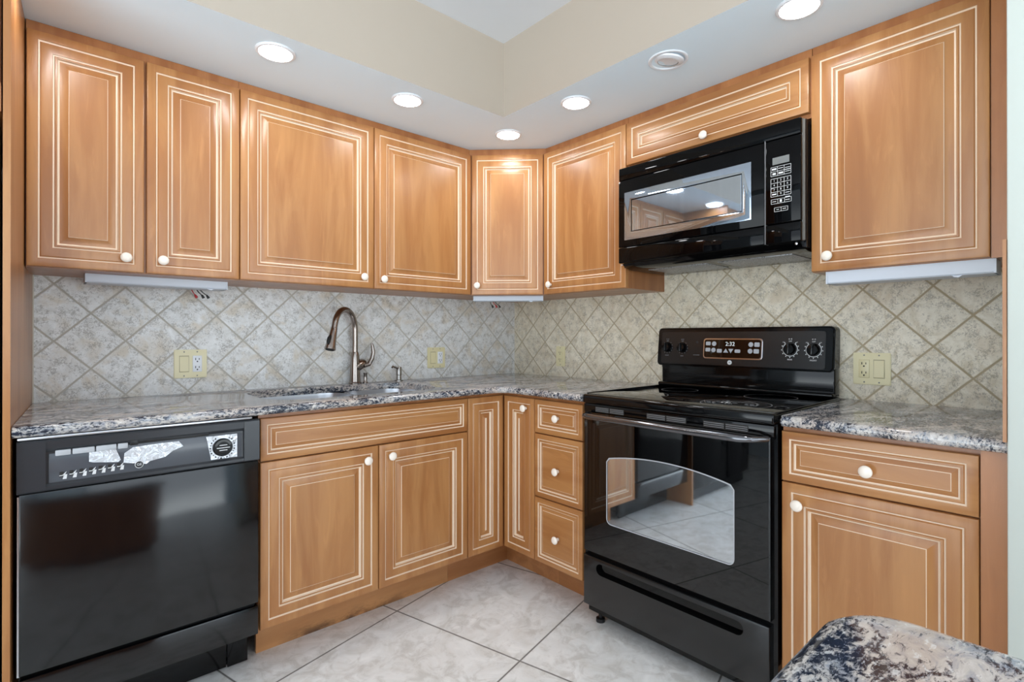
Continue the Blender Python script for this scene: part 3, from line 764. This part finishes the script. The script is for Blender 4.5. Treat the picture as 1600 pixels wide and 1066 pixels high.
# backguard
mb = MB()
mb.box(RX0+.002, RX1-.010, -.066, -.012, .915, 1.03, bev=.006, seg=3)
mb.box(RX0-.008, RX1-.010, -.088, -.012, .917, .936, bev=.008, seg=3)
mb.box(RX0-.003, RX1-.012, -.060, -.010, 1.0, 1.16, bev=.004)
bk = T.part('backguard_lower', mb, 'black')
mb = MB()
HX0, HX1, HZ0, HZ1 = 1.097, 1.846, 1.012, 1.184
def tilt(mb):
    # top of the control head leans back slightly
    for v in mb.bm.verts: v.co.y += (v.co.z-HZ0)*.10
mb.prism(rrect(HX0, HX1, HZ0, HZ1, .018, 5), -.078, -.010, 0, 'xz', bev=.006, seg=3, bevcap=True); tilt(mb)
hd = T.part('control_head', mb, 'black')
YH = lambda z: -.078+(z-HZ0)*.10
def on_head(mb):
    for v in mb.bm.verts: v.co.y += (v.co.z-HZ0)*.10
mb = MB(); mb.prism(rrect(HX0+.022, HX1-.030, HZ0+.010, HZ1-.018, .010, 4), -.0795, -.077, 0, 'xz', bev=.001, seg=2, bevcap=True); on_head(mb); T.part('control_fascia', mb, 'black_drawer', hd)
mb = MB()
mb.prism(rrect(1.332, 1.588, 1.050, 1.137, .012, 5), -.0835, -.0785, 1, 'xz', bev=.0015, seg=2, bevcap=True)
mb.prism(rrect(1.337, 1.583, 1.055, 1.132, .010, 5), -.0842, -.0830, 0, 'xz')
on_head(mb); cp = T.part('clock_panel', mb, ['black_glass', 'chrome'])
def button_part(poly):
    mb = MB(); mb.prism(poly, -.0856, -.0838, 0, 'xz', bev=.0004, seg=1, bevcap=True); on_head(mb); T.part('button', mb, 'button', cp)
for x, z, w, h in ((1.355, 1.115, .011, .008), (1.355, 1.088, .011, .008), (1.566, 1.112, .011, .009), (1.564, 1.085, .011, .009), (1.407, 1.084, .011, .008), (1.486, 1.084, .012, .007)):
    button_part(rrect(x-w, x+w, z-h, z+h, .004, 3))
for x, z in ((1.382, 1.114), (1.380, 1.087), (1.541, 1.112), (1.539, 1.085)):
    button_part(rrect(x-.010, x+.010, z-.010, z+.010, .0099, 5))
button_part([(1.424, 1.077), (1.446, 1.077), (1.435, 1.094)]); button_part([(1.446, 1.093), (1.468, 1.093), (1.457, 1.075)])
mb = MB(); mb.text('2:32', .024, 1.453, 1.113, -.0846, 0); on_head(mb); T.part('clock_digits', mb, 'digits', cp)
mb = MB(); mb.lathe([(.0095, 0), (.0095, .0012), (.0070, .0016), (.0062, .0006), (0, .0006)], Matrix.Translation((1.452, -.0795, 1.0355)) @ Matrix.Rotation(PI/2, 4, 'X'), 24)
mb.text('GE', .006, 1.452, 1.0355, -.0806, 1); on_head(mb); T.part('round_logo', mb, ['print', 'slot'], hd)
def range_knob(x, z, r, name_txt, big):
    mb = MB(); Mx = Matrix.Translation((x, -.0795, z)) @ Matrix.Rotation(PI/2, 4, 'X')
    mb.lathe([(r, 0), (r, .003), (r*.93, .006), (r*.86, .018), (r*.78, .0205), (0, .0212)], Mx, 32)
    mb.box(x-r*.20, x+r*.20, -.0795-.030, -.0795-.018, z-r*.8, z+r*.95, 0, bev=.003)
    on_head(mb); kb = T.part('burner_knob', mb, 'black', hd)
    mb = MB(); n = 44
    if big:
        rr = r*1.14; bm = mb.bm; a0 = R(128); a1 = R(412)
        for k in range(n):
            ca = [(rr-.0011, a0+(a1-a0)*k/n), (rr+.0011, a0+(a1-a0)*k/n), (rr+.0011, a0+(a1-a0)*(k+1)/n), (rr-.0011, a0+(a1-a0)*(k+1)/n)]
            bm.faces.new([bm.verts.new((x+q_*math.cos(t), -.0800, z+q_*math.sin(t))) for q_, t in ca])
    for k in range(11):
        a = R(130+280*k/10); q_ = r*1.34 if big else r*1.22
        s_ = .0016 if big else .001
        mb.box(x+q_*math.cos(a)-s_, x+q_*math.cos(a)+s_, -.0803, -.0797, z+q_*math.sin(a)-s_*1.3, z+q_*math.sin(a)+s_*1.3)
    mb.text('OFF', .007, x, z+r*1.30, -.0800)
    mb.text(name_txt, .0075 if big else .006, x, z-r*1.72, -.0800)
    if big:
        mb.text('HI', .006, x+r*1.05, z+r*1.15, -.0800); mb.text('LO', .006, x-r*1.05, z+r*1.15, -.0800)
    mb.text('\u25cb \u25cf' if False else 'o o', .010, x, z+r*1.72, -.0800)
    on_head(mb); T.part('dial_markings', mb, 'print' if big else 'print_dim', hd)
range_knob(1.151, 1.096, .022, 'FRONT', False); range_knob(1.228, 1.095, .022, 'REAR', False)
range_knob(1.692, 1.096, .0235, 'REAR', True); range_knob(1.776, 1.095, .0235, 'FRONT', True)
mb = MB(); mb.lathe([(.005, 0), (.005, .001), (.003, .002), (0, .002)], Matrix.Translation((1.300, -.0795, 1.119)) @ Matrix.Rotation(PI/2, 4, 'X'), 16)
on_head(mb); T.part('indicator_lamp', mb, 'slot', hd)
mb = MB(); mb.box(1.283, 1.313, -.0800, -.0795, 1.0625, 1.0640); on_head(mb); T.part('indicator_label', mb, 'print_dim', hd)
# vent trim, door, window, handle
mb = MB(); mb.box(RX0+.004, RX1-.002, RF+.006, -.60, .848, .8805, bev=.002)
for (a, b) in ((1.180, 1.243), (1.249, 1.312), (1.415, 1.488), (1.494, 1.567), (1.632, 1.700), (1.706, 1.776)):
    for j in range(3): mb.box(a, b, RF+.0035, RF+.0065, .8545+.006*j, .8570+.006*j, 1, bev=.0008)
    mb.box(a-.002, b+.002, RF+.005, RF+.0066, .851, .8725, 2)
T.part('vent_trim', mb, ['black', 'print_dim', 'slot'])
WX0, WX1, WZ0 = 1.236, 1.737, .430
def arch(e=0.0):
    p = []
    r = .022
    for cx, cz, a0 in ((WX0+r, WZ0+r, 180), (WX1-r, WZ0+r, 270)):
        for k in range(6):
            a = R(a0+90*k/5); p.append((cx+(r+e)*math.cos(a), cz+(r+e)*math.sin(a)))
    n = 18; p.append((WX1+e, .668))
    for k in range(n+1):
        t = k/n; x = WX1-.012+e+(WX0+.012-e-(WX1-.012+e))*t; z = .684+e+.026*(1-(2*t-1)**2); p.append((x, z))
    p.append((WX0-e, .668)); return p
mb = MB(); bm = mb.bm
# door slab with a real window opening
op = arch(); DZ0, DZ1 = .300, .8465
orect = []
for y, ins in ((-.598, 0), (RF+.003, 0), (RF, .003)):
    orect.append([bm.verts.new((x, y, z)) for x, z in ((RX0+.008+ins, DZ0+ins), (RX1-.012-ins, DZ0+ins), (RX1-.012-ins, DZ1-ins), (RX0+.008+ins, DZ1-ins))])
hr = [[bm.verts.new((x, y, z)) for x, z in op] for y in (-.598, RF)]
for a, b in zip(orect, orect[1:]):
    for i in range(4): bm.faces.new((a[i], a[(i+1) % 4], b[(i+1) % 4], b[i]))
for i in range(len(op)):
    j = (i+1) % len(op); bm.faces.new((hr[0][i], hr[0][j], hr[1][j], hr[1][i]))
for A_, B_ in ((orect[0], hr[0]), (orect[-1], hr[1])):
    es = [bm.edges.get((L[i], L[(i+1) % len(L)])) for L in (A_, B_) for i in range(len(L))]
    bmesh.ops.triangle_fill(bm, use_beauty=True, use_dissolve=False, edges=es)
bmesh.ops.recalc_face_normals(bm, faces=bm.faces)
dr_ = T.part('oven_door', mb, 'black_glass')
mb = MB(); mb.prism(arch(-.0006), RF+.0012, RF+.005, 0, 'xz'); T.part('window', mb, 'oven_pane', dr_, label='arched clear oven window')
mb = MB()
n_ = len(op)
o2 = arch(.0); i2 = arch(-.004)
V1 = [mb.bm.verts.new((x, RF-.0006, z)) for x, z in o2]; V2 = [mb.bm.verts.new((x, RF-.0006, z)) for x, z in i2]
for i in range(n_): mb.bm.faces.new((V1[i], V1[(i+1) % n_], V2[(i+1) % n_], V2[i]))
T.part('window_border', mb, 'button', dr_)
hp = []
for k in range(25):
    t = k/24; x = 1.142+(1.838-1.142)*t
    s_ = min(t, 1-t); y = RF-.002-.056*min(1, (s_/.055))**.55 - .006*math.sin(PI*t)
    hp.append((x, y, .842))
mb = MB(); mb.tube(hp, [.010]*2+[.0125]*21+[.010]*2, 16, flat=(1.0, .95)); T.part('handle', mb, 'dark_metal', dr_)
# racks seen through the window
mb = MB(); mb.box(RX0+.07, RX1-.07, -.585, -.58, .35, .78)
bx = (RX0+.06, RX1-.06, -.5945, -.12, .34, .78)
T2 = mb; mb = MB()
for zr in (.655, .50):
    mb.tube([(1.18, -.5965, zr), (1.795, -.5965, zr)], .0035, 8)
    for k in range(17):
        x = 1.19+.0365*k; mb.tube([(x, -.5975, zr+.004), (x, -.5955, zr+.004)], .003, 6)
T2.bm.free()
T.part('oven_rack', mb, 'rack', dr_)
# storage drawer
mb = MB(); bm = mb.bm
SZ0, SZ1 = .088, .284
slot = rrect(1.186, 1.764, .222, .266, .0218, 6)
rows = []
for y, ins in ((-.60, 0), (RF+.004, 0), (RF+.0012, .0012), (RF, .004)):
    rows.append([bm.verts.new((x, y, z)) for x, z in ((RX0+.006+ins, SZ0+ins), (RX1-.014-ins, SZ0+ins), (RX1-.014-ins, SZ1-ins), (RX0+.006+ins, SZ1-ins))])
for a, b in zip(rows, rows[1:]):
    for i in range(4): bm.faces.new((a[i], a[(i+1) % 4], b[(i+1) % 4], b[i]))
bm.faces.new(rows[0])
h0 = [bm.verts.new((x, RF, z)) for x, z in slot]
h1 = [bm.verts.new((x+(1.475-x)*.004, RF+.004, z+(.244-z)*.12)) for x, z in slot]
h2 = [bm.verts.new((x+(1.475-x)*.006, RF+.022, z+(.252-z)*.30)) for x, z in slot]
for a, b in ((h0, h1), (h1, h2)):
    for i in range(len(slot)): bm.faces.new((a[i], a[(i+1) % len(slot)], b[(i+1) % len(slot)], b[i])).material_index = 1
bm.faces.new(h2).material_index = 1
es = [bm.edges.get((L[i], L[(i+1) % len(L)])) for L in (rows[-1], h0) for i in range(len(L))]
bmesh.ops.triangle_fill(bm, use_beauty=True, use_dissolve=False, edges=es)
bmesh.ops.recalc_face_normals(bm, faces=bm.faces)
T.part('storage_drawer', mb, ['black_drawer', 'void'])
for x in (RX0+.035, RX1-.05):
    for y in (-.56, -.08):
        mb = MB(); mb.lathe([(.018, 0), (.018, .014), (.008, .018), (.008, .06)], Matrix.Translation((x, y, 0)), 14); T.part('foot', mb, 'black_matte')

# ------------------------------------------------------------------ microwave
T = Thing('over_range_microwave', 'black over-the-range microwave hanging under the short cabinet', 'microwave', 'B', (1.472, 0, 1.43))
MF = -.374; MX0, MX1 = 1.100, 1.840; MZ0, MZ1 = 1.461, 1.871; SEAM = 1.7235
mb = MB(); mb.box(MX0+.006, MX1-.004, -.345, -.009, 1.452, 1.872); mb.box(MX0+.004, MX1+.004, -.338, -.300, 1.445, 1.872); T.part('chassis', mb, 'black_soft')
mb = MB(); mb.box(MX0, MX1, MF, -.34, 1.8165, MZ1, bev=.005, seg=3, only=lambda a, b: min(a.y, b.y) < MF+.01)
for k in range(4): mb.box(MX0+.03, MX1-.03, MF+.012+.006*k, MF+.015+.006*k, MZ1-.001, MZ1+.0004, 1)
T.part('vent_hood', mb, ['black_door', 'void'])
mb = MB()
mb.box(MX0, SEAM-.0015, MF, -.345, 1.5285, 1.815, bev=.003)
mb.box(MX0, SEAM-.0015, MF-.002, -.345, MZ0, 1.5270, bev=.005, seg=3)
dr_ = T.part('door', mb, 'black_door')
mb = MB(); mb.rings(1.134, 1.677, 1.557, 1.760, MF-.0042, [(0, .003, 0), (0, .0004, 0), (.001, 0, 0), (.033, .0016, 0), (.0342, .0030, 1), (.036, .0030, 1), (.0372, .0020, 0)])
T.part('window', mb, ['mw_pane', 'black_door'], dr_, label='grey reflective screen window')
mb = MB(); mb.box(SEAM+.0015, MX1, MF, -.345, 1.5285, 1.815, bev=.004, seg=3); mb.box(SEAM+.0015, MX1, MF-.001, -.345, MZ0, 1.5270, bev=.004, seg=3)
mb.box(SEAM-.0012, SEAM+.0012, MF+.0005, -.345, MZ0+.002, 1.866, 1)
cp = T.part('control_panel', mb, ['black_door', 'print_dim'])
mb = MB(); mb.box(1.749, 1.8035, MF-.0008, MF, 1.7305, 1.7545); mb.text('2:32', .019, 1.783, 1.742, MF-.0009, 1); T.part('display', mb, ['lcd', 'print_dim'], cp)
mb = MB(); yk = MF-.0006
def grid(x0, x1, z0, z1, nx, nz, t=.0011):
    for i in range(nx+1): x = x0+(x1-x0)*i/nx; mb.box(x-t/2, x+t/2, yk, MF, z0, z1)
    for j in range(nz+1): z = z0+(z1-z0)*j/nz; mb.box(x0, x1, yk, MF, z-t/2, z+t/2)
KX0, KX1 = 1.7435, 1.8085
grid(KX0, KX1, 1.692, 1.723, 3, 2); grid(KX0, KX1, 1.622, 1.683, 3, 4); grid(KX0+.001, KX1+.001, 1.5975, 1.6125, 3, 1); grid(1.755, 1.7985, 1.570, 1.5835, 2, 1)
cw = (KX1-KX0)/3; chh = .061/4
for i in range(9): mb.text(str(i+1), .0098, KX0+cw*(i % 3+.5), 1.683-chh*(i//3+.5), yk)
mb.text('0', .0098, KX0+cw*1.5, 1.622+chh/2, yk)
for (x, z, w, h) in ((KX0+cw*.5, 1.7155, .015, .006), (KX0+cw*1.5, 1.7155, .015, .002), (KX0+cw*2.5, 1.7135, .016, .0016), (KX0+cw*2.5, 1.7065, .019, .0014), (KX0+cw*2.5, 1.7005, .016, .0016), (KX0+cw*.5, 1.6995, .011, .007), (KX0+cw*1.5, 1.6995, .015, .006),
                     (KX0+cw*2.5, 1.6297, .014, .002), (KX0+cw*.5, 1.6297, .014, .0045), (KX0+cw*.5, 1.605, .013, .002), (KX0+cw*1.5, 1.605, .007, .009), (KX0+cw*2.5, 1.605, .014, .002), (KX0+cw*2.5, 1.615, .015, .003), (1.766, 1.5768, .009, .002), (1.7875, 1.5768, .011, .002)):
    mb.box(x-w/2, x+w/2, yk, MF, z-h/2, z+h/2)
T.part('keypad', mb, 'print', cp)
mb = MB(); mb.box(MX1-.001, MX1+.0008, MF+.012, -.345, MZ0+.004, 1.868); mb.box(MX1, MX1+.003, -.352, -.345, MZ0+.006, 1.868); T.part('side_trim', mb, 'lcd', label='grey side edge')
# underside
mb = MB(); mb.prism([(-.362, 1.459), (-.345, 1.446), (-.30, 1.436), (-.02, 1.436), (-.02, 1.452), (-.345, 1.459)], MX0+.012, MX1-.006, 0, 'yz'); un = T.part('base_plate', mb, 'black')
mb = MB()
for a, b in ((1.185, 1.455), (1.50, 1.775)): mb.box(a, b, -.275, -.09, 1.4335, 1.4365, bev=.001)
T.part('grease_filter', mb, 'grille', un, label='grey mesh filter')
for x in (1.112, 1.822):
    mb = MB(); mb.lathe([(.004, 0), (.004, .0015), (0, .0025)], Matrix.Translation((x, -.3645, 1.4545)) @ Matrix.Rotation(PI/2, 4, 'X'), 10); T.part('screw', mb, 'steel', un)

# ------------------------------------------------------------------ wall plates
GO = 'wall plates on the backsplash'
def receptacle(mb, x, z, m_body, m_slot, y, deco=True):
    if deco: mb.box(x-.0165, x+.0165, y-.003, y, z-.033, z+.033, m_body, bev=.001)
    for s_ in (.0165, -.0165):
        if not deco: mb.prism(rrect(x-.017, x+.017, z+s_*1.2-.014, z+s_*1.2+.014, .010, 4), y-.003, y, m_body, 'xz')
        zz = z+s_*(1 if deco else 1.2)
        mb.box(x-.0075, x-.0050, y-.0034, y-.002, zz-.002, zz+.007, m_slot); mb.box(x+.0050, x+.0075, y-.0034, y-.002, zz-.001, zz+.006, m_slot)
        mb.lathe([(.0028, 0), (.0028, .0006), (0, .0006)], Matrix.Translation((x, y-.0029, zz-.0075)) @ Matrix.Rotation(PI/2, 4, 'X'), 10, m_slot)
def plate(label, frame, u, z, gangs, white=False):
    w = .058 if len(gangs) == 2 else .0355
    T = Thing('wall_plate', label, 'outlet', frame, (u, -.008, z-.057), GO)
    mb = MB(); mb.prism(rrect(u-w, u+w, z-.0575, z+.0575, .004, 3), -.0140, -.0082, 0, 'xz', bev=.0022, seg=2, bevcap=True)
    xs = [u-.023, u+.023] if len(gangs) == 2 else [u]
    for x in xs:
        for zz in (z-.0485, z+.0485):
            mb.lathe([(.0028, 0), (.0024, .0008), (0, .001)], Matrix.Translation((x, -.0139, zz)) @ Matrix.Rotation(PI/2, 4, 'X'), 10, 1)
    T.part('plate', mb, ['ivory', 'lcd'])
    for x, g in zip(xs, gangs):
        mb = MB()
        if g == 'switch':
            mb.box(x-.0170, x+.0170, -.0150, -.0138, z-.0335, z+.0335, 1)
            mb.prism([(-.0145, z-.032), (-.0180, z-.030), (-.0160, z), (-.0150, z+.030), (-.0145, z+.032)], x-.0155, x+.0155, 0, 'yz')
            T.part('rocker_switch', mb, ['ivory', 'ivory_shadow'])
        elif g == 'white':
            receptacle(mb, x, z, 0, 1, -.0139); T.part('receptacle', mb, ['white_plastic', 'slot'], label='white receptacle')
        else:
            receptacle(mb, x, z, 0, 1, -.0139, g == 'deco'); T.part('receptacle', mb, ['ivory', 'slot'])
plate('ivory double plate, switch and white outlet, above the dishwasher', 'A', -1.7785, 1.034, ['switch', 'white'])
plate('ivory double plate, switch and white outlet, between soap dispenser and corner', 'A', -.596, 1.027, ['switch', 'white'])
plate('single ivory outlet on the wall left of the range', 'B', .4125, 1.031, ['duplex'])
plate('ivory double plate, outlet and switch, right of the range', 'B', 1.948, 1.029, ['deco', 'switch'])

# ------------------------------------------------------------------ under-cabinet fixtures
GF = 'unlit strip lights under the wall cabinets'
def strip(label, frame, u0, u1, y0, y1, z1, wires=None, h=.032, tab=None):
    T = Thing('under_cabinet_light', label, 'light fixture', frame, ((u0+u1)/2, (y0+y1)/2, z1-h), GF)
    mb = MB(); mb.prism([(y0, z1), (y0+.003, z1-h+.004), (y0+.007, z1-h), (y1, z1-h), (y1, z1)], u0, u1, 0, 'yz')
    mb.box(u0-.001, u0+.004, y0-.001, y1, z1-h, z1); mb.box(u1-.004, u1+.001, y0-.001, y1, z1-h, z1)
    hs = T.part('housing', mb, 'fixture')
    if tab is not None:
        mb = MB(); mb.prism([(tab-.012, z1-h), (tab+.012, z1-h), (tab+.003, z1-h-.006), (tab-.006, z1-h-.004)], y0+.004, y0+.010, 0, 'xz'); T.part('broken_tab', mb, 'fixture')
    if wires:
        for (x, y, ddx, mm) in wires:
            mb = MB(); mb.tube([(x, y, z1-h+.002), (x+ddx*.4, y-.006, z1-h-.010), (x+ddx, y-.004, z1-h-.020)], .0018, 8)
            wv = T.part('wire', mb, mm)
            mb = MB(); mb.lathe([(.002, 0), (.004, .004), (.0055, .014), (.005, .016), (0, .016)], Matrix.Translation((x+ddx*.9, y-.004, z1-h-.017)) @ Matrix.Rotation(PI-.5*(1 if ddx > 0 else -1), 4, 'Y'), 10)
            T.part('wire_nut', mb, 'red_wire' if mm == 'red_wire' else 'black_wire', wv)
strip('white unlit strip light under the leftmost wall cabinet', 'A', -2.118, -1.688, -.20, -.10, UB-.0005,
      [(-1.790, -.09, .012, 'red_wire'), (-1.772, -.09, .018, 'black_wire'), (-1.760, -.09, .024, 'black_wire')], .030, -1.745)
strip('white unlit strip light under the diagonal corner cabinet', 'D', -.186, .184, -.560, -.49, UB-.0005,
      [(-.105, -.48, .010, 'black_wire'), (-.090, -.48, .016, 'red_wire'), (-.078, -.48, .022, 'black_wire')], .026, .12)
strip('white unlit strip light under the rightmost wall cabinet', 'B', 1.8895, 2.308, -.295, -.20, UB-.0005, None, .040, 2.225)

# ------------------------------------------------------------------ recessed ceiling lights
GL = 'recessed lights in the soffit'
def can(label, x, y, lit=True):
    T = Thing('recessed_light', label, 'ceiling light', 'A', (x, y, SOF), GL)
    Mx = Matrix.Translation((x, y, SOF)) @ Matrix.Rotation(PI, 4, 'X')
    mb = MB()
    if lit:
        mb.lathe([(.0635, -.002), (.0640, .002), (.0600, .0055), (.0535, .0060), (.0525, .003), (.0525, -.002)], Mx, 40); T.part('trim_ring', mb, 'white_plastic')
        mb = MB(); mb.lathe([(.052, 0), (.052, .0035), (.046, .0048), (.03, .0055), (0, .0058)], Mx, 40); T.part('lens', mb, 'lamp', label='lit round lens')
    else:
        mb.lathe([(.0680, -.002), (.0685, .0015), (.0660, .0035), (.0600, .0040), (.0570, .0025), (.0550, -.001)], Mx, 40); T.part('trim_ring', mb, 'white_plastic')
        mb = MB(); mb.lathe([(.0545, -.004), (.0525, .001), (.045, .0045), (.036, .0055), (.0345, .0025), (.02, .0015), (0, .001)], Mx @ Matrix.Rotation(R(10), 4, 'X') @ Matrix.Translation((0, 0, .002)), 36, mi=[0, 0, 0, 1, 0, 0]); T.part('eyeball', mb, ['white_plastic', 'lcd'])
can('lit recessed light above the leftmost wall cabinets', -1.634, -.607)
can('lit recessed light in the soffit above the sink', -1.113, -.590)
can('lit recessed light in front of the diagonal corner cabinet', -.564, -.589)
can('lit recessed light above the cabinet left of the microwave', -.581, -1.039)
can('unlit eyeball light above the microwave', -.590, -1.479, False)
can('lit recessed light above the rightmost wall cabinet', -.568, -1.904)
can('added lit recessed light in the soffit above the dishwasher end', -2.19, -.60)  # out-of-view can added for more light in the kitchen
can('added lit recessed light in the soffit above the refrigerator', -2.75, -.60)  # another unseen can added further along the soffit for brightness
def added_fill_can(label, x, y):  # unseen cans added to light the floor and give bounce
    T = Thing('recessed_light', label, 'ceiling light', 'A', (x, y, CEIL), 'added fill lights in the dining room ceiling')
    Mx = Matrix.Translation((x, y, CEIL)) @ Matrix.Rotation(PI, 4, 'X')
    mb = MB(); mb.lathe([(.0635, -.002), (.0640, .002), (.0600, .0055), (.0535, .0060), (.0525, .003), (.0525, -.002)], Mx, 32); T.part('trim_ring', mb, 'white_plastic')
    mb = MB(); mb.lathe([(.052, 0), (.052, .0035), (.046, .0048), (.03, .0055), (0, .0058)], Mx, 32); T.part('lens', mb, 'lamp', label='lit round lens')
for lab, x, y in (('leftmost added fill light over the dining side of the island', -2.9, -3.1), ('middle added fill light over the dining side of the island', -1.3, -3.1), ('added fill light nearest the dining room side wall', .4, -3.3),
                  ('leftmost added fill light before the rear opening', -2.9, -4.7), ('middle added fill light before the rear opening', -1.3, -4.7), ('rightmost added fill light before the rear opening', .4, -4.7)):
    added_fill_can(lab, x, y)
